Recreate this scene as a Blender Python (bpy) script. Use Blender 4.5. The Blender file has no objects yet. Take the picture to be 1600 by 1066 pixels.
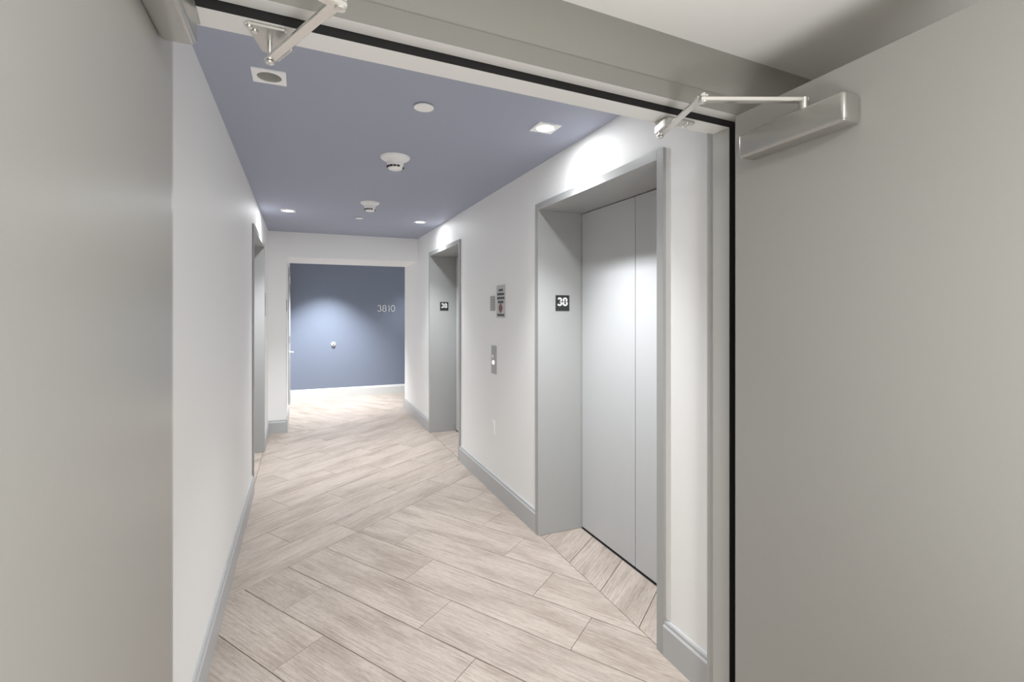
import bpy, bmesh, math, random
from mathutils import Vector, Matrix
random.seed(7)
S = bpy.context.scene
COL = S.collection

# ------------------------------------------------------------------ camera, world, exposure
F_PX, HORIZON, EYE = 780.0, 485.0, 1.5
YAW = math.atan(330 / F_PX)
cam_d = bpy.data.cameras.new('camera')
cam_d.sensor_width = 36.0
cam_d.lens = 36.0 * F_PX / 1600
cam_d.shift_y = -(533 - HORIZON) / 1600
cam_d.clip_start = 0.02
cam = bpy.data.objects.new('camera', cam_d)
cam.location = (0, 0, EYE)
cam.rotation_euler = (math.pi / 2, 0, -YAW)
COL.objects.link(cam)
S.camera = cam
S.view_settings.view_transform = 'Standard'
S.view_settings.look = 'None'
S.view_settings.gamma = 1.0
S.view_settings.use_curve_mapping = False
S.view_settings.exposure = 0.38
W = bpy.data.worlds.new('world'); S.world = W
W.use_nodes = True
W.node_tree.nodes['Background'].inputs[0].default_value = (0.9, 0.92, 1.0, 1)
W.node_tree.nodes['Background'].inputs[1].default_value = 0.3
S.cycles.max_bounces = 12
S.cycles.diffuse_bounces = 8
S.cycles.glossy_bounces = 4

def lamp(name, kind, loc, energy, color=(1, 1, 1), rot=(0, 0, 0), **kw):
    d = bpy.data.lights.new(name, kind)
    d.energy = energy; d.color = color
    for k, v in kw.items(): setattr(d, k, v)
    o = bpy.data.objects.new(name, d); o.location = loc; o.rotation_euler = rot
    COL.objects.link(o)
    return o
# the vestibule's own ceiling fixture, above and behind the camera
VEST_Z = 2.385
lamp('vestibule_light', 'AREA', (0.40, -1.00, VEST_Z - 0.03), 60, (1.0, 0.985, 0.95), shape='RECTANGLE', size=0.5, size_y=0.9)
lamp('added_uplight', 'AREA', (0.42, -0.80, 0.70), 32, (1.0, 0.995, 0.98), rot=(math.radians(172), 0, 0), shape='DISK', size=0.9)  # unseen uplight, added to brighten the vestibule by way of its ceiling
# the cross corridor's downlight beyond the far opening
lamp('cross_corridor_spot', 'SPOT', (0.40, 8.45, 2.44), 450, (0.965, 0.985, 1.0), spot_size=math.radians(92), spot_blend=1.0, shadow_soft_size=0.03)
lamp('cross_corridor_spot', 'SPOT', (2.30, 8.35, 2.44), 45, (0.965, 0.985, 1.0), spot_size=math.radians(120), spot_blend=0.5, shadow_soft_size=0.03)  # second lamp, unseen, added for the cross corridor's ambient light
# corridor downlights (the fixtures themselves are built further down)
DOWNLIGHTS = [(-0.120, 2.295, False), (1.194, 2.370, True), (-0.113, 5.310, True), (1.204, 5.430, True)]
CEIL = 2.47
for x, y, on in DOWNLIGHTS:
    if on:
        k = 1.0 if y < 5.0 else (0.9 if x < 0 else 0.75)
        lamp('downlight_beam', 'SPOT', (x, y, CEIL - 0.008), 165 * k, (0.965, 0.985, 1.0),
             spot_size=math.radians(98), spot_blend=1.0, shadow_soft_size=0.03)
        lamp('downlight_spill', 'SPOT', (x, y, CEIL - 0.008), (7 if y < 5 else 4) * k, (0.965, 0.985, 1.0),
             spot_size=math.radians(126), spot_blend=0.6, shadow_soft_size=0.03)
        lamp('downlight_lens_glow', 'AREA', (x, y, CEIL - 0.008), 3.5 if y < 5 else 4, (0.965, 0.985, 1.0), shape='DISK', size=0.08)

# ------------------------------------------------------------------ materials
def mat(name, color, rough=0.5, metal=0.0, spec=0.5, bump=0.0, bscale=300.0, emit=None, estr=0.0, coat=0.0, vary=0.0):
    m = bpy.data.materials.new(name); m.use_nodes = True
    nt = m.node_tree; b = nt.nodes['Principled BSDF']
    b.inputs['Base Color'].default_value = (*color, 1)
    b.inputs['Roughness'].default_value = rough
    b.inputs['Metallic'].default_value = metal
    b.inputs['Specular IOR Level'].default_value = spec
    b.inputs['Coat Weight'].default_value = coat
    if emit:
        b.inputs['Emission Color'].default_value = (*emit, 1)
        b.inputs['Emission Strength'].default_value = estr
    if bump or vary:
        tc = nt.nodes.new('ShaderNodeNewGeometry')
        n = nt.nodes.new('ShaderNodeTexNoise')
        n.inputs['Scale'].default_value = bscale; n.inputs['Detail'].default_value = 3
        nt.links.new(tc.outputs['Position'], n.inputs['Vector'])
        if bump:
            bp = nt.nodes.new('ShaderNodeBump')
            bp.inputs['Strength'].default_value = bump; bp.inputs['Distance'].default_value = 0.001
            nt.links.new(n.outputs['Fac'], bp.inputs['Height'])
            nt.links.new(bp.outputs['Normal'], b.inputs['Normal'])
        if vary:
            mx = nt.nodes.new('ShaderNodeMix'); mx.data_type = 'RGBA'
            mx.inputs[6].default_value = (*[c * (1 - vary) for c in color], 1)
            mx.inputs[7].default_value = (*[min(1, c * (1 + vary)) for c in color], 1)
            nt.links.new(n.outputs['Fac'], mx.inputs[0])
            nt.links.new(mx.outputs[2], b.inputs['Base Color'])
    return m

M = {
    'wall': mat('wall_paint', (0.87, 0.875, 0.87), 0.55, spec=0.3, bump=0.12, bscale=450),
    'vest_wall': mat('vestibule_paint', (0.30, 0.297, 0.275), 0.55, spec=0.3, bump=0.15, bscale=450, vary=0.04),
    'vest_ceiling': mat('ceiling_white', (0.88, 0.88, 0.87), 0.6, spec=0.2),
    'blue': mat('blue_ceiling_paint', (0.365, 0.39, 0.48), 0.6, spec=0.25, bump=0.15, bscale=500, vary=0.08),
    'blue_wall': mat('blue_wall_covering', (0.195, 0.228, 0.30), 0.50, spec=0.4, bump=0.5, bscale=330, vary=0.28),
    'trim': mat('grey_trim_paint', (0.46, 0.47, 0.48), 0.36, spec=0.45),
    'trim_white': mat('white_trim_paint', (0.74, 0.74, 0.73), 0.4, spec=0.4),
    'trim_pale': mat('pale_trim_paint', (0.66, 0.67, 0.665), 0.4, spec=0.4),
    'frame': mat('door_frame_paint', (0.44, 0.445, 0.43), 0.36, spec=0.5, bump=0.06, bscale=400),
    'soffit': mat('door_frame_floor_bounce', (0.74, 0.74, 0.73), 0.36, spec=0.5),  # frame paint lightened for the header, standing in for floor bounce
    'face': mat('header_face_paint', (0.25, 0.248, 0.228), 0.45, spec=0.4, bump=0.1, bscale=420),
    'leaf': mat('door_leaf_paint', (0.345, 0.342, 0.325), 0.32, spec=0.36, bump=0.10, bscale=420, vary=0.03),
    'elev_frame': mat('elevator_frame_metal_paint', (0.385, 0.39, 0.388), 0.36, spec=0.5, bump=0.05, bscale=600),
    'elev_door': mat('elevator_door_paint', (0.53, 0.542, 0.55), 0.40, spec=0.45, bump=0.05, bscale=600),
    'black': mat('black_rubber', (0.012, 0.012, 0.013), 0.6, spec=0.25, bump=0.3, bscale=300),
    'dark': mat('dark_gap', (0.02, 0.02, 0.02), 0.7),
    'sign': mat('sign_black', (0.022, 0.022, 0.024), 0.4),
    'white': mat('white_plastic', (0.90, 0.90, 0.89), 0.4),
    'letter': mat('sign_white', (0.85, 0.85, 0.84), 0.4),
    'steel': mat('brushed_steel', (0.62, 0.61, 0.58), 0.32, metal=0.9, bump=0.1, bscale=250),
    'closer': mat('closer_aluminium_paint', (0.44, 0.435, 0.41), 0.27, metal=0.75, spec=0.6),
    'bright_steel': mat('bright_steel', (0.78, 0.77, 0.74), 0.25, metal=0.85),
    'plate': mat('plate_steel', (0.36, 0.36, 0.355), 0.35, metal=0.6),
    'plate_light': mat('plate_aluminium', (0.52, 0.52, 0.51), 0.4, metal=0.4),
    'flame': mat('sign_brown_red', (0.20, 0.07, 0.05), 0.5),
    'reflector': mat('downlight_reflector', (0.85, 0.84, 0.80), 0.35, metal=0.3),
    'lit': mat('lit_lens', (1, 1, 1), 0.4, emit=(1, 0.985, 0.96), estr=14.0),
    'button': mat('lit_button', (0.9, 0.9, 0.9), 0.4, emit=(1, 1, 0.97), estr=1.0),
    'grout': mat('floor_grout', (0.17, 0.13, 0.105), 0.8, spec=0.2),
    'nickel': mat('satin_nickel', (0.78, 0.79, 0.80), 0.35, metal=0.35),
}

def plank_material():
    m = bpy.data.materials.new('oak_look_tile'); m.use_nodes = True
    nt = m.node_tree; N = nt.nodes; L = nt.links
    b = N['Principled BSDF']
    uv = N.new('ShaderNodeUVMap'); uv.uv_map = 'plank'
    oi = N.new('ShaderNodeObjectInfo')
    off = N.new('ShaderNodeVectorMath'); off.operation = 'MULTIPLY'
    cmb = N.new('ShaderNodeCombineXYZ')
    L.new(oi.outputs['Random'], cmb.inputs[0]); L.new(oi.outputs['Random'], cmb.inputs[1])
    L.new(cmb.outputs[0], off.inputs[0]); off.inputs[1].default_value = (37.0, 91.0, 0)
    add = N.new('ShaderNodeVectorMath'); add.operation = 'ADD'
    L.new(uv.outputs[0], add.inputs[0]); L.new(off.outputs[0], add.inputs[1])
    def noise(sx, sy, scale, detail, rough=0.6, dist=0.0):
        mp = N.new('ShaderNodeMapping'); mp.inputs['Scale'].default_value = (sx, sy, 1)
        L.new(add.outputs[0], mp.inputs['Vector'])
        n = N.new('ShaderNodeTexNoise'); n.inputs['Scale'].default_value = scale
        n.inputs['Detail'].default_value = detail; n.inputs['Roughness'].default_value = rough
        n.inputs['Distortion'].default_value = dist
        L.new(mp.outputs[0], n.inputs['Vector'])
        return n.outputs['Fac']
    cloud = noise(1.1, 4.2, 1.6, 4, 0.55, 0.3)
    grain = noise(4.0, 95, 1.0, 5, 0.7, 0.25)
    fine = noise(22, 230, 1.0, 4, 0.7)
    def ramp(fac, p0, c0, p1, c1):
        r = N.new('ShaderNodeValToRGB')
        r.color_ramp.elements[0].position = p0; r.color_ramp.elements[0].color = (*c0, 1)
        r.color_ramp.elements[1].position = p1; r.color_ramp.elements[1].color = (*c1, 1)
        L.new(fac, r.inputs[0]); return r.outputs[0]
    c1 = ramp(cloud, 0.30, (0.375, 0.317, 0.272), 0.58, (0.515, 0.449, 0.400))
    c2 = ramp(grain, 0.36, (0.58, 0.55, 0.52), 0.56, (1.0, 1.0, 1.0))
    c3 = ramp(fine, 0.34, (0.66, 0.64, 0.62), 0.58, (1.03, 1.03, 1.03))
    def mul(a, bb, f=1.0):
        x = N.new('ShaderNodeMix'); x.data_type = 'RGBA'; x.blend_type = 'MULTIPLY'
        x.inputs[0].default_value = f
        L.new(a, x.inputs[6]); L.new(bb, x.inputs[7]); return x.outputs[2]
    col = mul(mul(c1, c2, 0.62), c3, 0.62)
    hv = N.new('ShaderNodeHueSaturation')
    mr = N.new('ShaderNodeMapRange'); mr.inputs[3].default_value = 0.95; mr.inputs[4].default_value = 1.06
    L.new(oi.outputs['Random'], mr.inputs[0]); L.new(mr.outputs[0], hv.inputs['Value'])
    L.new(col, hv.inputs['Color']); L.new(hv.outputs[0], b.inputs['Base Color'])
    b.inputs['Roughness'].default_value = 0.42
    b.inputs['Specular IOR Level'].default_value = 0.4
    bp = N.new('ShaderNodeBump'); bp.inputs['Strength'].default_value = 0.25; bp.inputs['Distance'].default_value = 0.0006
    L.new(grain, bp.inputs['Height']); L.new(bp.outputs['Normal'], b.inputs['Normal'])
    return m
M['plank'] = plank_material()

# ------------------------------------------------------------------ mesh helpers
def box(bm, x0, x1, y0, y1, z0, z1, bev=0.0, seg=2, mtx=None):
    vs = [bm.verts.new((x, y, z)) for z in (z0, z1) for y in (y0, y1) for x in (x0, x1)]
    idx = [(0, 2, 3, 1), (4, 5, 7, 6), (0, 1, 5, 4), (2, 6, 7, 3), (0, 4, 6, 2), (1, 3, 7, 5)]
    fs = [bm.faces.new([vs[i] for i in f]) for f in idx]
    if mtx is not None:
        for v in vs: v.co = mtx @ v.co
    if bev:
        es = list({e for f in fs for e in f.edges})
        bmesh.ops.bevel(bm, geom=es, offset=bev, segments=seg, affect='EDGES', profile=0.5)
    return bm

def B(*a, **k):
    bm = bmesh.new(); box(bm, *a, **k); return bm

def cyl(bm, c, axis, prof, n=24, cap=True):
    """lathe: prof = [(r, h)...] along axis from c"""
    a = Vector(axis).normalized()
    u = a.orthogonal().normalized(); w = a.cross(u)
    rings = []
    for r, h in prof:
        o = Vector(c) + a * h
        rings.append([bm.verts.new(o + (u * math.cos(t) + w * math.sin(t)) * max(r, 1e-5)) for t in [2 * math.pi * i / n for i in range(n)]])
    for r0, r1 in zip(rings, rings[1:]):
        for i in range(n):
            bm.faces.new((r0[i], r0[(i + 1) % n], r1[(i + 1) % n], r1[i]))
    if cap:
        bm.faces.new(rings[0][::-1]); bm.faces.new(rings[-1])
    return bm

def C(*a, **k):
    bm = bmesh.new(); cyl(bm, *a, **k); return bm

def bar(bm, p, q, w, t, bev=0.0015, ext=0.0):
    p, q = Vector(p), Vector(q)
    d = (q - p); L = d.length; d.normalize()
    side = d.cross(Vector((0, 0, 1))).normalized(); up = side.cross(d)
    m = Matrix((( *d, 0), (*side, 0), (*up, 0), (0, 0, 0, 1))).transposed()
    m.translation = p
    box(bm, -ext, L + ext, -w / 2, w / 2, -t / 2, t / 2, bev, 2, m)
    return bm

def prism(bm, poly, z0, z1):
    lo = [bm.verts.new((x, y, z0)) for x, y in poly]; hi = [bm.verts.new((x, y, z1)) for x, y in poly]
    n = len(poly)
    bm.faces.new(lo[::-1]); bm.faces.new(hi)
    for i in range(n): bm.faces.new((lo[i], lo[(i + 1) % n], hi[(i + 1) % n], hi[i]))
    return bm

def extrude_profile(bm, prof, p, q, inward):
    """prof [(d, z)]: d = distance out of the wall along inward; swept p -> q (xy)"""
    n = Vector((*inward, 0)).normalized()
    rings = []
    for e in (p, q):
        rings.append([bm.verts.new(Vector((e[0], e[1], z)) + n * d) for d, z in prof])
    k = len(prof)
    for i in range(k): bm.faces.new((rings[0][i], rings[0][(i + 1) % k], rings[1][(i + 1) % k], rings[1][i]))
    bm.faces.new(rings[0][::-1]); bm.faces.new(rings[1])
    return bm

def obj(name, bm, m, parent=None, smooth=False):
    bmesh.ops.recalc_face_normals(bm, faces=bm.faces[:])
    lo = [min(v.co[i] for v in bm.verts) for i in range(3)]; hi = [max(v.co[i] for v in bm.verts) for i in range(3)]
    c = Vector([(a + b) / 2 for a, b in zip(lo, hi)])
    for v in bm.verts: v.co -= c
    me = bpy.data.meshes.new(name)
    bm.to_mesh(me); bm.free()
    me.materials.append(M[m] if isinstance(m, str) else m)
    if smooth:
        for p in me.polygons: p.use_smooth = True
        me.set_sharp_from_angle(angle=math.radians(35))
    o = bpy.data.objects.new(name, me)
    base = Vector((0, 0, 0))
    if parent:
        o.parent = parent
        q = parent
        while q: base += q.location; q = q.parent
    o.location = c - base
    COL.objects.link(o)
    return o

def thing(name, label, cat, loc, group=None):
    o = bpy.data.objects.new(name, None); COL.objects.link(o)
    o.empty_display_size = 0.05
    o.location = loc; o['label'] = label; o['category'] = cat
    if group: o['group'] = group
    return o

def tag(o, label, cat, group=None):
    o['label'] = label; o['category'] = cat
    if group: o['group'] = group
    return o

def struct(name, bm, m, label, cat):
    o = obj(name, bm, m); o['kind'] = 'structure'; o['label'] = label; o['category'] = cat
    return o

def struct_empty(name, loc, label, cat):
    o = thing(name, label, cat, loc); o['kind'] = 'structure'; return o

# ------------------------------------------------------------------ dimensions
XL, XR = -0.366, 1.465          # corridor wall faces
YE, YB = 6.75, 7.62             # end wall near face / back of its opening
XO = -0.167                     # left jamb of the far opening
YF = 9.145                      # blue far wall
ZO = 2.158                      # underside of the far opening
RC = 7.67                       # where the right wall turns into the cross corridor
XBACK = 1.785                   # elevator door plane
ED = XBACK - XR
ELEV = [('right', 1.742, 3.030), ('right', 4.768, 6.060), ('left', 4.570, 5.915)]
ZI, ZH = 2.165, 2.210           # elevator opening / frame top
FT = 0.045                      # elevator frame face width
# door wall of the vestibule, turned a little against the corridor
FA = math.radians(3.15)
FM = Matrix.Translation((0, 1.252, 0)) @ Matrix.Rotation(FA, 4, 'Z')
JL, JR = -0.257, 1.400          # stop faces of the jambs (frame coordinates)
ZS, ZR, ZT = 2.147, 2.170, 2.224
FY0, FY1, FY2 = -0.049, 0.072, 0.118

# ------------------------------------------------------------------ floor and its planks
floor = struct('floor', B(-1.1, 3.2, -2.3, 9.3, -0.06, -0.0035), 'grout', 'light oak look plank tile floor laid in a diagonal herringbone', 'floor')
O = Vector((-0.280, 3.029))
bv = Vector((math.cos(math.radians(37.7)), math.sin(math.radians(37.7))))
av = -Vector((math.cos(math.radians(-56.4)), math.sin(math.radians(-56.4))))
def PT(s, t): p = O + bv * s + av * t; return (p.x, p.y)
def clip(poly, x0, x1, y0, y1):
    for ax, lim, sg in ((0, x0, 1), (0, x1, -1), (1, y0, 1), (1, y1, -1)):
        out = []
        for i in range(len(poly)):
            a, b = poly[i], poly[(i + 1) % len(poly)]
            da, db = sg * (a[ax] - lim), sg * (b[ax] - lim)
            if da >= 0: out.append(a)
            if (da >= 0) != (db >= 0):
                f = da / (da - db)
                out.append((a[0] + (b[0] - a[0]) * f, a[1] + (b[1] - a[1]) * f))
        poly = out
        if not poly: return []
    return poly
def area(p): return abs(sum(p[i][0] * p[(i + 1) % len(p)][1] - p[(i + 1) % len(p)][0] * p[i][1] for i in range(len(p)))) / 2
DET = bv.x * av.y - bv.y * av.x
def plank(s0, s1, t0, t1, along, rect, ga=0.0017, gb=0.0011):
    gs, gt = (ga, gb) if along == 't' else (gb, ga)
    poly = [PT(s0 + gs, t0 + gt), PT(s1 - gs, t0 + gt), PT(s1 - gs, t1 - gt), PT(s0 + gs, t1 - gt)]
    poly = clip(poly, *rect)
    if len(poly) < 3 or area(poly) < 0.00015: return
    dz = random.uniform(-0.0002, 0.0002)
    bm = bmesh.new(); prism(bm, poly, -0.009, dz)
    top = max(bm.faces, key=lambda f: f.calc_center_median().z)
    bmesh.ops.bevel(bm, geom=list(top.edges), offset=0.0010, segments=1, affect='EDGES')
    ul = bm.loops.layers.uv.new('plank')
    for f in bm.faces:
        for l in f.loops:
            d = Vector((l.vert.co.x - O.x, l.vert.co.y - O.y))
            s = (d.x * av.y - d.y * av.x) / DET; t = (bv.x * d.y - bv.y * d.x) / DET
            l[ul].uv = (t, s) if along == 't' else (s, t)
    obj('plank', bm, 'plank', floor)
PW, PL, RB = 0.2690, 1.032, 0.262
T2 = RB * 10.0                  # where the direction turns back near the far opening
MAIN = [(XL, 1.4675, 1.252, YE), (XO - .01, 1.4675, YE, RC), (XO - .01, 3.0, RC, YF)]
def zone_a(rect, tmin, tmax, cut):
    for k in range(-14, 26):
        s0 = k * PW
        base = -(0.348, 0.0, 0.684)[k % 3] if cut else 0.344 * (k % 3)
        t = tmin - ((tmin - base) % PL)
        while t < tmax:
            a, b_ = max(t, tmin), min(t + PL, tmax)
            if b_ - a > 0.01: plank(s0, s0 + PW, a, b_, 't', rect)
            t += PL
zone_a(MAIN[0], -4.0, 0.0, True)
zone_a((-0.95, 1.87, 0.60, 1.25), -5.0, 0.0, True)
for j in range(10):
    base = 0.803 + 0.344 * ((2 * j) % 3) - PL
    for i in range(-4, 6):
        for r in MAIN[:2]:
            plank(base - 0.0 + (i - 0) * PL, base + (i + 1) * PL, j * RB, (j + 1) * RB, 's', r)
for r in MAIN: zone_a(r, T2, T2 + 5.5, False)
# alcoves in front of the elevator doors: planks cut along the wall line
for side, y0, y1 in ELEV:
    rect = (1.4705, XBACK, y0 + FT, y1 - FT) if side == 'right' else (XL - ED, XL - 0.003, y0 + FT, y1 - FT)
    for j in range(-12, 20):
        t0 = j * RB - 0.105
        plank(-3, 6, t0, t0 + RB, 's', rect)
# ------------------------------------------------------------------ corridor shell
def wall_with_openings(side):
    bm = bmesh.new()
    x0, x1 = (XR, XBACK + 0.12) if side == 'right' else (XL - ED - 0.12, XL)
    xb0, xb1 = (XBACK + 0.06, XBACK + 0.12) if side == 'right' else (XL - ED - 0.12, XL - ED - 0.06)
    ops = sorted((a + 0.012, b - 0.012) for s, a, b in ELEV if s == side)
    y = 1.40 if side == 'right' else 1.30
    end = RC if side == 'right' else YE
    for a, b in ops:
        box(bm, x0, x1, y, a, 0, CEIL)
        box(bm, x0, x1, a, b, ZH - 0.012, CEIL)
        box(bm, xb0, xb1, a, b, 0, ZH)  # unseen backing behind the elevator doors, added to stop light leaks
        y = b
    box(bm, x0, x1, y, end, 0, CEIL)
    return bm
struct('wall_right', wall_with_openings('right'), 'wall', 'white painted right corridor wall with two elevator openings', 'wall')
struct('wall_left', wall_with_openings('left'), 'wall', 'white painted left corridor wall with one elevator opening', 'wall')
bm = bmesh.new()
box(bm, XL - 0.3, XO, YE, YB, 0, CEIL)
box(bm, XO, XR, YE, YB, ZO, CEIL)
struct('wall_end', bm, 'wall', 'white end wall with a wide cased opening to the cross corridor', 'wall')
struct('wall_far', B(-0.6, 3.2, YF, YF + 0.12, 0, 2.62), 'blue_wall', 'dark blue far wall of the cross corridor bearing the room number', 'wall')
bm = bmesh.new()
box(bm, XO - 0.14, XO, YB, 7.86, 0, 2.6); box(bm, XO - 0.14, XO, 8.86, YF, 0, 2.6); box(bm, XO - 0.14, XO, 7.86, 8.86, 2.12, 2.6)
struct('wall_left.001', bm, 'wall', 'white left wall of the cross corridor around the far side door', 'wall')
struct('wall_right.001', B(3.08, 3.2, RC, YF, 0, 2.6), 'wall', 'white wall closing the cross corridor on the right, out of sight', 'wall')
struct('wall_back', B(XBACK + 0.12, 3.2, RC - 0.12, RC, 0, 2.6), 'wall', 'white near wall of the cross corridor, out of sight', 'wall')
struct('ceiling.001', B(-0.6, 3.2, YB, YF + 0.1, 2.56, 2.62), 'vest_ceiling', 'white ceiling of the cross corridor', 'ceiling')

# ceiling with square cut-outs for the downlights
HS = 0.056
def ceiling_mesh():
    xs = sorted({XL - 0.05, XR + 0.05, *[x + d for x, y, o in DOWNLIGHTS for d in (-HS, HS)]})
    ys = sorted({1.34, YE + 0.05, *[y + d for x, y, o in DOWNLIGHTS for d in (-HS, HS)]})
    bm = bmesh.new()
    grid = {}
    def v(i, j):
        if (i, j) not in grid: grid[i, j] = bm.verts.new((xs[i], ys[j], CEIL))
        return grid[i, j]
    for i in range(len(xs) - 1):
        for j in range(len(ys) - 1):
            cx, cy = (xs[i] + xs[i + 1]) / 2, (ys[j] + ys[j + 1]) / 2
            if any(abs(cx - x) < HS and abs(cy - y) < HS for x, y, o in DOWNLIGHTS): continue
            bm.faces.new((v(i, j), v(i + 1, j), v(i + 1, j + 1), v(i, j + 1)))
    r = bmesh.ops.extrude_face_region(bm, geom=bm.faces[:])
    for g in r['geom']:
        if isinstance(g, bmesh.types.BMVert): g.co.z += 0.03
    return bm
struct('ceiling', ceiling_mesh(), 'blue', 'slate blue painted corridor ceiling with recessed lights', 'ceiling')
struct('ceiling.003', B(XL - 0.1, XR + 0.1, 1.34, YE + 0.05, 2.62, 2.66), 'dark', 'dark slab above the blue corridor ceiling, out of sight', 'ceiling')

# baseboards
BB = [(0, 0), (0.017, 0), (0.017, 0.128), (0.0135, 0.134), (0.0115, 0.137), (0.0115, 0.146), (0.0095, 0.152), (0.005, 0.157), (0, 0.158)]
def baseboard(name, runs, label, m='trim'):
    bm = bmesh.new()
    for p, q, n in runs: extrude_profile(bm, BB, p, q, n)
    return struct(name, bm, m, label, 'baseboard')
baseboard('baseboard_right', [((XR, 1.40), (XR, ELEV[0][1]), (-1, 0)), ((XR, ELEV[0][2]), (XR, ELEV[1][1]), (-1, 0)), ((XR, ELEV[1][2]), (XR, RC + 0.017), (-1, 0)), ((XR - 0.017, RC), (1.9, RC), (0, 1))],
          'grey moulded baseboard along the right corridor wall')
baseboard('baseboard_left', [((XL, 1.30), (XL, ELEV[2][1]), (1, 0)), ((XL, ELEV[2][2]), (XL, YE), (1, 0))],
          'grey moulded baseboard along the left corridor wall')
baseboard('baseboard_end', [((XL, YE), (XO, YE), (0, -1)), ((XO, YE - 0.017), (XO, 7.80), (1, 0))],
          'grey baseboard around the stub of the end wall')
baseboard('baseboard_far', [((XO, YF), (3.1, YF), (0, -1))], 'pale grey baseboard under the blue far wall', 'trim_pale')

# ------------------------------------------------------------------ elevators
def elevator(num, side, y0, y1, label_f, label_d):
    sg = 1 if side == 'right' else -1
    wall = XR if side == 'right' else XL
    def X(d): return wall + sg * d
    def bx(d0, d1, a, b, z0, z1, bev=0.0):
        xa, xb = sorted((X(d0), X(d1))); return B(xa, xb, a, b, z0, z1, bev)
    fr = struct_empty('trim_%d' % (num + 1), (wall, (y0 + y1) / 2, 0), label_f, 'door frame')
    obj('jamb', bx(-0.014, ED + 0.02, y0, y0 + FT, 0, ZH, 0.0015), 'elev_frame', fr)
    obj('jamb', bx(-0.014, ED + 0.02, y1 - FT, y1, 0, ZH, 0.0015), 'elev_frame', fr)
    obj('header', bx(-0.014, ED + 0.02, y0 + FT, y1 - FT, ZI, ZH, 0.0015), 'elev_frame', fr)
    dr = struct_empty('door_%d' % (num + 2), (X(ED), (y0 + y1) / 2, 0), label_d, 'elevator door')
    a, b = y0 + FT, y1 - FT; mid = (a + b) / 2
    obj('door_panel', bx(ED, ED + 0.03, a + 0.005, mid - 0.002, 0.010, ZI - 0.004, 0.002), 'elev_door', dr)
    obj('door_panel', bx(ED, ED + 0.03, mid + 0.002, b - 0.005, 0.010, ZI - 0.004, 0.002), 'elev_door', dr)
    obj('door_gap_seal', bx(ED + 0.022, ED + 0.034, a, b, 0.0, ZI), 'dark', dr)
    obj('sill_gap', bx(ED - 0.006, ED + 0.022, a, b, -0.003, 0.0006), 'dark', dr)
elevator(1, *ELEV[0], 'grey steel frame around the nearest elevator on the right', 'closed two panel grey door of the nearest elevator on the right')
elevator(2, *ELEV[1], 'grey steel frame around the farther elevator on the right', 'closed two panel grey door of the farther elevator on the right')
elevator(3, *ELEV[2], 'grey steel frame around the elevator in the left wall', 'closed two panel grey door of the elevator in the left wall')

# ------------------------------------------------------------------ door frame towards the vestibule
fr = struct_empty('trim_1', (FM @ Vector(((JL + JR) / 2, 0, 0))), 'grey double rebated steel frame of the open double doors', 'door frame')
def rb(*a, **k): return B(*a, mtx=FM, **k)
def jamb_bm(sign):
    bm = bmesh.new()
    J = JR if sign > 0 else JL
    def seg(o0, o1, y0, y1):
        a, b = sorted((J + sign * o0, J + sign * o1)); box(bm, a, b, y0, y1, 0, ZT, mtx=FM)
    seg(0.0, 0.078, 0.0, FY1); seg(0.026, 0.078, FY0, 0.0); seg(0.020, 0.078, FY1, FY2)
    return bm
obj('jamb', jamb_bm(1), 'frame', fr)
obj('jamb', jamb_bm(-1), 'frame', fr)
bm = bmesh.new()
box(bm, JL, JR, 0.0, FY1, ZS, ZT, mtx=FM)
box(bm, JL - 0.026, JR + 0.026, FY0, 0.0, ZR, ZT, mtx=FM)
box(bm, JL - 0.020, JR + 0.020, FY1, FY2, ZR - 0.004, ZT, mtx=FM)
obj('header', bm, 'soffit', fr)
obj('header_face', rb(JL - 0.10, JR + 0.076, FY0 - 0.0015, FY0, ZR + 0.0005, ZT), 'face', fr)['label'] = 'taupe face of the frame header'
obj('gasket', rb(JL, JR + 0.025, -0.003, 0.001, ZS + 0.001, ZR), 'black', fr)['label'] = 'black rubber gasket under the frame header'
obj('gasket', rb(JR + 0.001, JR + 0.025, -0.003, 0.001, 0.01, ZS + 0.001), 'black', fr)['label'] = 'black rubber gasket down the right jamb'
obj('gasket', rb(JL - 0.025, JL - 0.001, -0.003, 0.001, 0.01, ZS + 0.001), 'black', fr)
obj('soffit_end_plate', rb(JL, -0.205, 0.006, FY1 - 0.002, ZS - 0.003, ZS + 0.001), 'closer', fr)['label'] = 'grey plate at the left end of the header'  # thin grey plate laid on the left end of the soffit

bm = bmesh.new()
box(bm, -1.1, JL - 0.026, -0.034, FY2 - 0.006, 0, VEST_Z + 0.2, mtx=FM)
box(bm, JR + 0.026, 1.90, -0.034, FY2 - 0.006, 0, VEST_Z + 0.2, mtx=FM)
box(bm, JL - 0.026, JR + 0.026, -0.034, FY2 - 0.006, ZT - 0.004, VEST_Z + 0.2, mtx=FM)
struct('wall_front', bm, 'vest_wall', 'taupe vestibule wall above and around the double door frame', 'wall')
struct('wall_right.002', B(1.87, 1.95, -2.2, 1.34, 0, VEST_Z), 'vest_wall', 'taupe right wall of the vestibule behind the open leaf', 'wall')
struct('wall_left.002', B(-1.05, -0.95, -2.2, 1.16, 0, VEST_Z), 'vest_wall', 'taupe left wall of the vestibule behind the open leaf', 'wall')
struct('wall_back.001', B(-1.05, 1.95, -2.3, -2.2, 0, VEST_Z), 'vest_wall', 'taupe wall behind the camera, out of sight', 'wall')
struct('ceiling.002', B(-1.1, 1.98, -2.3, 1.45, VEST_Z, VEST_Z + 0.06), 'vest_ceiling', 'white vestibule ceiling above the open doors', 'ceiling')
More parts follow.
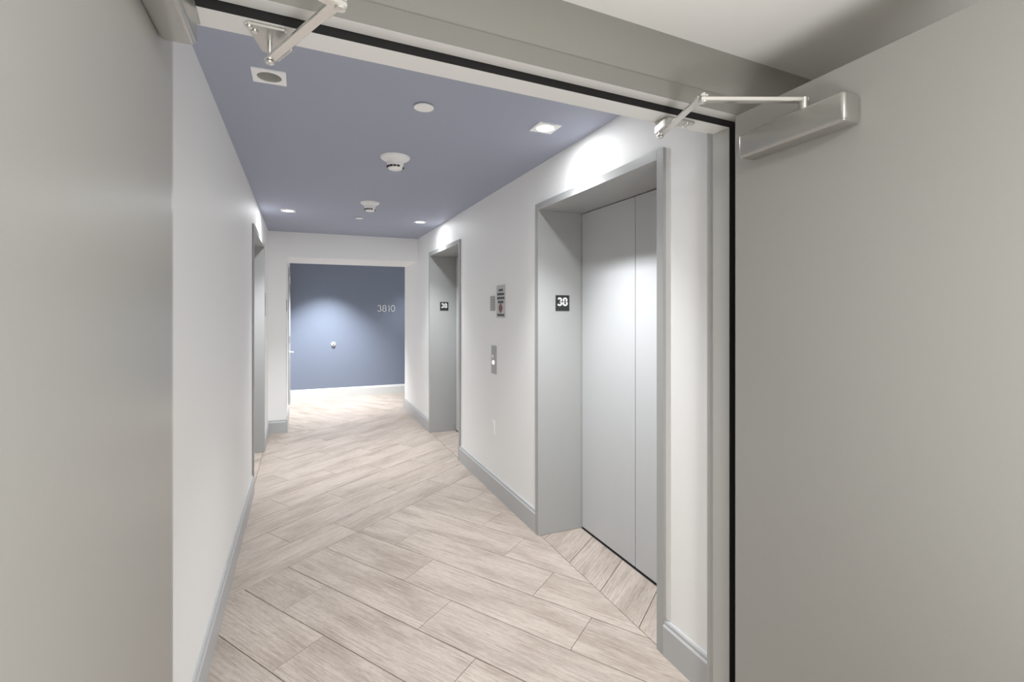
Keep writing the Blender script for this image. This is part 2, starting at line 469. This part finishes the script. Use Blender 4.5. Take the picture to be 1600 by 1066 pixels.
for k in range(11):                      # vestibule planks, run straight
    x0 = -0.95 + k * 0.27
    for i in range(-1, 4):
        y0 = -2.2 + i * 1.03 + (k % 3) * 0.34
        p = clip([(x0 + .0017, y0 + .0012), (x0 + .2683, y0 + .0012), (x0 + .2683, y0 + 1.028), (x0 + .0017, y0 + 1.028)], -0.95, 1.87, -2.2, 0.599)
        if len(p) < 3 or area(p) < 0.001: continue
        bm = bmesh.new(); prism(bm, p, -0.009, 0.0)
        ul = bm.loops.layers.uv.new('plank')
        for f in bm.faces:
            for l in f.loops: l[ul].uv = (l.vert.co.y, l.vert.co.x)
        obj('plank', bm, 'plank', floor)

# door leaves, opened towards the camera
def leaf(name, pivot, ang, x0, x1, label):
    m = Matrix.Translation((pivot[0], pivot[1], 0)) @ Matrix.Rotation(ang, 4, 'Z')
    d = struct_empty(name, (pivot[0], pivot[1], 0), label, 'door')
    obj('leaf', B(x0, x1, -0.905, 0.0, 0.010, 2.160, 0.0015, 2, m), 'leaf', d)
    return d, m
dl, mL = leaf('door_1', (-0.238, 1.184), math.radians(0.0), -0.045, 0.0, 'taupe left leaf of the double doors, swung open towards the camera')
dr, mR = leaf('door_2', (1.361, 1.268), math.radians(-2.2), 0.0, 0.045, 'taupe right leaf of the double doors, swung open towards the camera')
for d, m, xs in ((dl, mL, -0.045), (dr, mR, 0.045)):
    for z in (0.25, 0.8, 1.35, 1.9):
        bm = bmesh.new(); c = m @ Vector((xs * 1.05, 0.0, z))
        cyl(bm, c, (0, 0, 1), [(0.007, 0), (0.007, 0.11)], 10)
        obj('hinge', bm, 'steel', d)

# ------------------------------------------------------------------ door closers
def closer(label, body, end_y, m, spindle, elbow, foot, plate, screws, mirror, gp):
    t = thing('door_closer', label, 'door closer', m @ Vector(body[0]), gp)
    x0, x1, y0, y1, z0, z1 = body[1]
    obj('closer_body', B(x0, x1, y0, y1, z0, z1, 0.0105, 5, m), 'closer', t, True)
    s = Vector(spindle); e = Vector(elbow); f = Vector(foot)
    bm = C((s.x, s.y, z1 - 0.002), (0, 0, 1), [(0.012, 0), (0.012, s.z - z1 + 0.008)], 16)
    obj('spindle', bm, 'steel', t, True)
    bm = bmesh.new(); bar(bm, s, e, 0.021, 0.013, 0.003, 0.011)
    obj('main_arm', bm, 'bright_steel', t)
    bm = bmesh.new()
    e2 = e + Vector((0, 0, 0.011)); f2 = f + Vector((0, 0, 0.0))
    bar(bm, f2, e2, 0.023, 0.007, 0.002, 0.008)
    fa = obj('forearm', bm, 'bright_steel', t)
    mid = f2.lerp(e2, 0.80)
    bm = bmesh.new(); bar(bm, mid, f2.lerp(e2, 0.97), 0.027, 0.0095, 0.002)
    obj('adjusting_sleeve', bm, 'bright_steel', fa)
    obj('elbow_pin', C((e.x, e.y, e.z - 0.010), (0, 0, 1), [(0.006, 0), (0.0105, 0.001), (0.0105, 0.006), (0.007, 0.007), (0.007, 0.028)], 16), 'bright_steel', t, True)
    obj('foot_pin', C((f.x, f.y, f.z - 0.011), (0, 0, 1), [(0.007, 0), (0.010, 0.002), (0.010, 0.006), (0.006, 0.007), (0.006, ZS - f.z + 0.005)], 16), 'bright_steel', t, True)
    bm = bmesh.new(); prism(bm, plate, ZS - 0.0075, ZS - 0.0025)
    bmesh.ops.bevel(bm, geom=[e_ for e_ in bm.edges if abs(e_.verts[0].co.z - e_.verts[1].co.z) > 1e-4], offset=0.006, segments=3, affect='EDGES')
    fp = obj('soffit_shoe', bm, 'steel', t)
    # turned-down stiffening flange of the shoe beside the arm
    d = (e - f).normalized(); sd = Vector((-d.y, d.x, 0)) * (mirror * 0.018)
    bm = bmesh.new(); p0 = f + sd + Vector((0, 0, 0.014)); bar(bm, p0, p0 + Vector((d.x, d.y, 0)) * 0.075, 0.006, 0.024, 0.001)
    obj('flange', bm, 'steel', fp)
    for sx, sy in screws:
        obj('screw', C((sx, sy, ZS - 0.0115), (0, 0, 1), [(0.004, 0), (0.0068, 0.0012), (0.0068, 0.0045)], 14), 'bright_steel', fp, True)
closer('grey closer on the right leaf with its folded arm fixed to the header', ((-0.03, -0.25, 2.03), (-0.064, 0.0, -0.425, -0.075, 1.986, 2.066)), 0, mR,
       (1.318, 0.985, 2.098), (1.043, 1.083, 2.092), (1.131, 1.372, 2.098),
       [(1.118, 1.392), (1.128, 1.322), (1.246, 1.328), (1.246, 1.352), (1.18, 1.392)], [(1.218, 1.341), (1.228, 1.362)], -1, 'door closers on the double doors')
closer('grey closer on the left leaf, its bare steel arm crossing the header', ((0.03, -0.25, 2.03), (0.0, 0.060, -0.435, -0.088, 1.994, 2.07)), 0, mL,
       (-0.202, 0.90, 2.098), (0.070, 1.022, 2.092), (-0.068, 1.322, 2.098),
       [(-0.116, 1.253), (-0.028, 1.258), (-0.060, 1.372), (-0.086, 1.382)], [(-0.107, 1.266), (-0.097, 1.282)], 1, 'door closers on the double doors')

# ------------------------------------------------------------------ ceiling fixtures
def downlight(x, y, on, label):
    t = thing('downlight', label, 'ceiling light', (x, y, CEIL), 'square recessed downlights in the blue ceiling')
    n = 32; h = 0.064; r = 0.047
    bm = bmesh.new()
    def sq(a, hh):
        c, s_ = math.cos(a), math.sin(a); k = hh / max(abs(c), abs(s_)); return c * k, s_ * k
    angs = [2 * math.pi * (i + 0.5) / n + 0 for i in range(n)]
    angs = sorted(angs + [math.pi / 4 + i * math.pi / 2 for i in range(4)])
    n = len(angs)
    z0, z1 = CEIL - 0.006, CEIL + 0.002
    rings = [[bm.verts.new((x + sq(a, h)[0], y + sq(a, h)[1], z)) for a in angs] for z in (z1, z0)]
    rings.append([bm.verts.new((x + r * math.cos(a), y + r * math.sin(a), z0)) for a in angs])
    rings.append([bm.verts.new((x + r * math.cos(a), y + r * math.sin(a), z1)) for a in angs])
    for r0, r1 in zip(rings, rings[1:] + rings[:1]):
        for i in range(n): bm.faces.new((r0[i], r0[(i + 1) % n], r1[(i + 1) % n], r1[i]))
    obj('trim_ring', bm, 'white', t)
    bm = C((x, y, CEIL - 0.004), (0, 0, 1), [(r, 0), (r * 0.93, 0.03), (r * 0.80, 0.06), (r * 0.66, 0.085)], 32, cap=False)
    bmesh.ops.solidify(bm, geom=bm.faces[:], thickness=0.0015)
    obj('reflector', bm, 'reflector', t, True)
    if on:
        obj('lens', C((x, y, CEIL + 0.008), (0, 0, 1), [(r * 0.90, 0), (r * 0.90, 0.004)], 28), 'lit', t)['label'] = 'glowing white lens'
    else:
        obj('lamp_socket', C((x, y, CEIL + 0.045), (0, 0, 1), [(0.010, 0), (0.024, 0.012), (0.028, 0.036), (r * .68, 0.040)], 24), 'nickel', t, True)
downlight(*DOWNLIGHTS[0], 'unlit square recessed downlight nearest the left wall, by the door frame')
downlight(*DOWNLIGHTS[1], 'lit square recessed downlight in front of the nearest right elevator')
downlight(*DOWNLIGHTS[2], 'lit square recessed downlight in front of the left elevator')
downlight(*DOWNLIGHTS[3], 'lit square recessed downlight in front of the farther right elevator')

def sprinkler(x, y, r, label):
    bm = bmesh.new(); cyl(bm, (x, y, CEIL + 0.001), (0, 0, -1), [(r * 0.8, 0), (r * 0.8, 0.006), (r, 0.007), (r, 0.0105), (r * 0.96, 0.0125)], 36)
    tag(obj('sprinkler_cover', bm, 'white', None, True), label, 'sprinkler cover', 'round white concealed sprinkler covers')
sprinkler(0.538, 2.345, 0.047, 'round flat white cover in the blue ceiling, nearest the door frame')
sprinkler(0.560, 5.430, 0.040, 'round flat white cover in the blue ceiling, near the far end')

def smoke(x, y, r, label):
    t = thing('smoke_detector', label, 'smoke detector', (x, y, CEIL), 'white smoke detectors on the blue ceiling')
    obj('base_plate', C((x, y, CEIL + 0.001), (0, 0, -1), [(r, 0), (r, 0.008), (r * 0.96, 0.014), (r * 0.82, 0.022), (r * 0.62, 0.032)], 40), 'white', t, True)
    hd = obj('sensor_head', C((x, y, CEIL - 0.030), (0, 0, -1), [(r * 0.60, 0), (r * 0.57, 0.014), (r * 0.55, 0.026), (r * 0.52, 0.031), (r * 0.46, 0.047), (r * 0.36, 0.052)], 36), 'white', t, True)
    for i in range(14):
        a = 2 * math.pi * i / 14
        if i % 7 < 5:
            cx_, cy_ = x + math.cos(a) * r * 0.545, y + math.sin(a) * r * 0.545
            m = Matrix.Translation((cx_, cy_, CEIL - 0.066)) @ Matrix.Rotation(a, 4, 'Z')
            obj('vent_slot', B(-0.004, 0.0035, -r * 0.085, r * 0.085, -0.0045, 0.0045, mtx=m), 'dark', hd)
smoke(0.550, 3.195, 0.092, 'larger looking white smoke detector, nearer the camera on the blue ceiling')
smoke(0.572, 4.630, 0.083, 'white smoke detector farther along the blue ceiling')

# ------------------------------------------------------------------ stroke lettering
def ell(cx, cy, rx, ry, a0, a1, n=18):
    return [(cx + rx * math.cos(math.radians(a0 + (a1 - a0) * i / n)), cy + ry * math.sin(math.radians(a0 + (a1 - a0) * i / n))) for i in range(n + 1)]
def glyph(ch, w):
    h = w / 2
    if ch == '8':
        return [(ell(0.30, 0.755 - h / 2, 0.21, 0.245 - h / 2, 0, 360, 22)[:-1], True), (ell(0.30, 0.265 + h / 4, 0.27 - h * .2, 0.265 - h * .75, 0, 360, 24)[:-1], True)]
    if ch == '3':
        return [(ell(0.27, 0.755 - h / 2, 0.21, 0.245 - h / 2, 160, -88), False), (ell(0.26, 0.265 + h / 4, 0.26 - h * .2, 0.265 - h * .75, 88, -162), False)]
    if ch == '1':
        return [([(0.14, 0.80), (0.28, 1 - h), (0.28, 0.0)], False)]
    if ch == '0':
        return [(ell(0.34, 0.5, 0.33 - h, 0.5 - h, 0, 360, 30)[:-1], True)]
def ribbon(bm, pts, closed, w, place, depth):
    n = len(pts)
    L_, R_ = [], []
    for i in range(n):
        a = pts[(i - 1) % n] if (closed or i > 0) else pts[i]
        b = pts[(i + 1) % n] if (closed or i < n - 1) else pts[i]
        dx, dy = b[0] - a[0], b[1] - a[1]; l = math.hypot(dx, dy) or 1
        nx, ny = -dy / l * w / 2, dx / l * w / 2
        L_.append((pts[i][0] + nx, pts[i][1] + ny)); R_.append((pts[i][0] - nx, pts[i][1] - ny))
    V = {}
    for k, arr in (('L', L_), ('R', R_)):
        for lev in (0, 1): V[k, lev] = [bm.verts.new(place(u, v, lev * depth)) for u, v in arr]
    m = n if closed else n - 1
    for i in range(m):
        j = (i + 1) % n
        bm.faces.new((V['L', 1][i], V['R', 1][i], V['R', 1][j], V['L', 1][j]))
        bm.faces.new((V['L', 0][i], V['L', 0][j], V['R', 0][j], V['R', 0][i]))
        bm.faces.new((V['L', 0][i], V['L', 1][i], V['L', 1][j], V['L', 0][j]))
        bm.faces.new((V['R', 0][i], V['R', 0][j], V['R', 1][j], V['R', 1][i]))
    if not closed:
        for i in (0, n - 1): bm.faces.new((V['L', 0][i], V['R', 0][i], V['R', 1][i], V['L', 1][i]))
def digits(text, x, y, z, height, w, adv, depth, parent, m, xs=1.0):
    """digits facing -Y, lower left at (x, z), on the plane y"""
    for ch in text:
        bm = bmesh.new()
        for pts, closed in glyph(ch, w):
            ribbon(bm, pts, closed, w, lambda u, v, d: (x + u * height * xs, y - d, z + v * height), depth)
        obj('numeral', bm, m, parent)
        x += (adv[ch] if isinstance(adv, dict) else adv) * height

def floor_sign(yface, label):
    s = 0.106; xc, zc = 1.634, 1.549
    t = thing('floor_number_sign', label, 'sign', (xc, yface, zc), 'black 38 signs on the elevator jambs')
    obj('sign_plate', B(xc - s / 2, xc + s / 2, yface - 0.003, yface, zc - s / 2, zc + s / 2, 0.0008, 1), 'sign', t)
    digits('38', xc - 0.038, yface - 0.003, zc - 0.020, 0.058, 0.19, 0.68, 0.0012, t, 'letter')
    for dx in (-0.016, -0.010, 0.002, 0.008, 0.014):
        obj('braille_dot', C((xc + dx, yface - 0.003, zc - 0.036), (0, -1, 0), [(0.0018, 0), (0.001, 0.001)], 8), 'sign', t)
floor_sign(ELEV[0][2] - FT, 'black square 38 sign on the jamb of the nearest right elevator')
floor_sign(ELEV[1][2] - FT, 'black square 38 sign on the jamb of the farther right elevator')

# room number on the blue wall
rn = thing('room_number', 'thin metal numerals 3810 on the dark blue far wall', 'room number', (1.42, YF, 1.53))
digits('3810', 1.262, YF, 1.475, 0.118, 0.105, {'3': 0.70, '8': 0.72, '1': 0.52, '0': 0.8}, 0.012, rn, 'nickel')
# door stop bumper on the blue wall
ds = thing('wall_bumper', 'small round chrome door bumper on the blue far wall', 'door stop', (0.518, YF, 0.915))
obj('bumper_ring', C((0.518, YF, 0.915), (0, -1, 0), [(0.036, 0), (0.036, 0.008), (0.030, 0.022), (0.020, 0.024)], 28), 'white', ds, True)
obj('rubber_pad', C((0.518, YF - 0.020, 0.915), (0, -1, 0), [(0.017, 0), (0.016, 0.009), (0.010, 0.012)], 20), 'plate', ds, True)

# ------------------------------------------------------------------ plates on the right wall
t = thing('card_reader', 'small grey steel plate beside the fire notice on the right wall', 'wall plate', (XR, 3.862, 1.556))
obj('plate', B(XR - 0.010, XR, 3.817, 3.907, 1.495, 1.617, 0.002), 'plate', t)
for i in range(5):
    obj('louver', B(XR - 0.012, XR - 0.009, 3.828, 3.896, 1.512 + i * 0.021, 1.517 + i * 0.021), 'plate_light', t)
t = thing('fire_notice', 'elevator fire notice plate with dark lines and a red brown figure', 'sign', (XR, 3.683, 1.571))
fs = obj('notice_plate', B(XR - 0.005, XR, 3.593, 3.773, 1.440, 1.700, 0.0015), 'plate_light', t)
for z, a, b in ((1.660, 3.635, 3.725), (1.628, 3.612, 3.755), (1.597, 3.605, 3.757), (1.566, 3.625, 3.742), (1.462, 3.607, 3.757)):
    bm = bmesh.new(); y = a
    while y < b:
        l = min(random.uniform(0.014, 0.034), b - y); box(bm, XR - 0.0058, XR - 0.0048, y, y + l, z - 0.0095, z + 0.0095); y += l + 0.005
    obj('text_line', bm, 'sign', t)
bm = bmesh.new()
pts = [(3.683 + 0.040 * math.sin(math.pi * i / 12) ** 1.0 * s_, 1.476 + 0.082 * (i / 12 if s_ > 0 else 1 - i / 12)) for s_ in (1, -1) for i in range(0, 12)]
vs = [bm.verts.new((XR - 0.0056, y, z)) for y, z in pts]
bm.faces.new(vs); r = bmesh.ops.extrude_face_region(bm, geom=bm.faces[:])
for g in r['geom']:
    if isinstance(g, bmesh.types.BMVert): g.co.x += 0.001
obj('figure', bm, 'flame', t)
t = thing('call_station', 'tall steel elevator call plate with a glowing button on the right wall', 'call button', (XR, 3.839, 1.093))
obj('plate', B(XR - 0.006, XR, 3.787, 3.891, 0.978, 1.209, 0.0015), 'plate', t)
for z, on in ((1.122, False), (1.072, True)):
    b_ = obj('button', C((XR - 0.005, 3.839, z), (-1, 0, 0), [(0.017, 0), (0.017, 0.006), (0.014, 0.0085)], 20), 'button' if on else 'bright_steel', t, True)
    if on: b_['label'] = 'lit white call button'
t = thing('outlet_plate', 'white electrical outlet plate low on the right wall between elevators', 'outlet', (XR, 3.854, 0.533))
obj('plate', B(XR - 0.005, XR, 3.817, 3.891, 0.476, 0.590, 0.002), 'white', t)
for z in (0.513, 0.553):
    obj('receptacle', B(XR - 0.0065, XR - 0.004, 3.838, 3.870, z - 0.014, z + 0.014, 0.0008), 'letter', t)
tag(obj('wall_plate', B(XL, XL + 0.012, 5.945, 6.080, 1.435, 1.690, 0.002), 'plate'), 'dark grey notice plate on the left wall past the left elevator', 'wall plate')
tag(obj('wall_plate', B(XO, XO + 0.006, 6.80, 6.95, 1.488, 1.632, 0.001), 'plate'), 'small dark plate on the left jamb of the far opening', 'wall plate')

# ------------------------------------------------------------------ side door in the cross corridor, seen edge on
d = struct_empty('door_6', (XO, 8.36, 0), 'white side door at the left of the cross corridor, seen edge on', 'door')
bm = bmesh.new()
box(bm, XO - 0.10, XO + 0.012, 7.86, 7.91, 0, 2.12); box(bm, XO - 0.10, XO + 0.012, 8.81, 8.86, 0, 2.12); box(bm, XO - 0.10, XO + 0.012, 7.91, 8.81, 2.07, 2.12)
obj('door_frame', bm, 'trim', d)
obj('leaf', B(XO - 0.045, XO, 7.913, 8.807, 0.008, 2.066), 'trim', d)
for z in (0.22, 1.02, 1.88):
    obj('hinge', C((XO + 0.016, 8.0, z), (0, 0, 1), [(0.010, 0), (0.010, 0.11)], 12), 'nickel', d)
lv = obj('lever_rose', C((XO, 8.62, 0.84), (1, 0, 0), [(0.026, 0), (0.026, 0.008), (0.010, 0.010), (0.010, 0.055)], 20), 'nickel', d)
bm = bmesh.new(); bar(bm, (XO + 0.055, 8.63, 0.84), (XO + 0.055, 8.50, 0.84), 0.014, 0.018, 0.003)
obj('lever_handle', bm, 'nickel', lv)
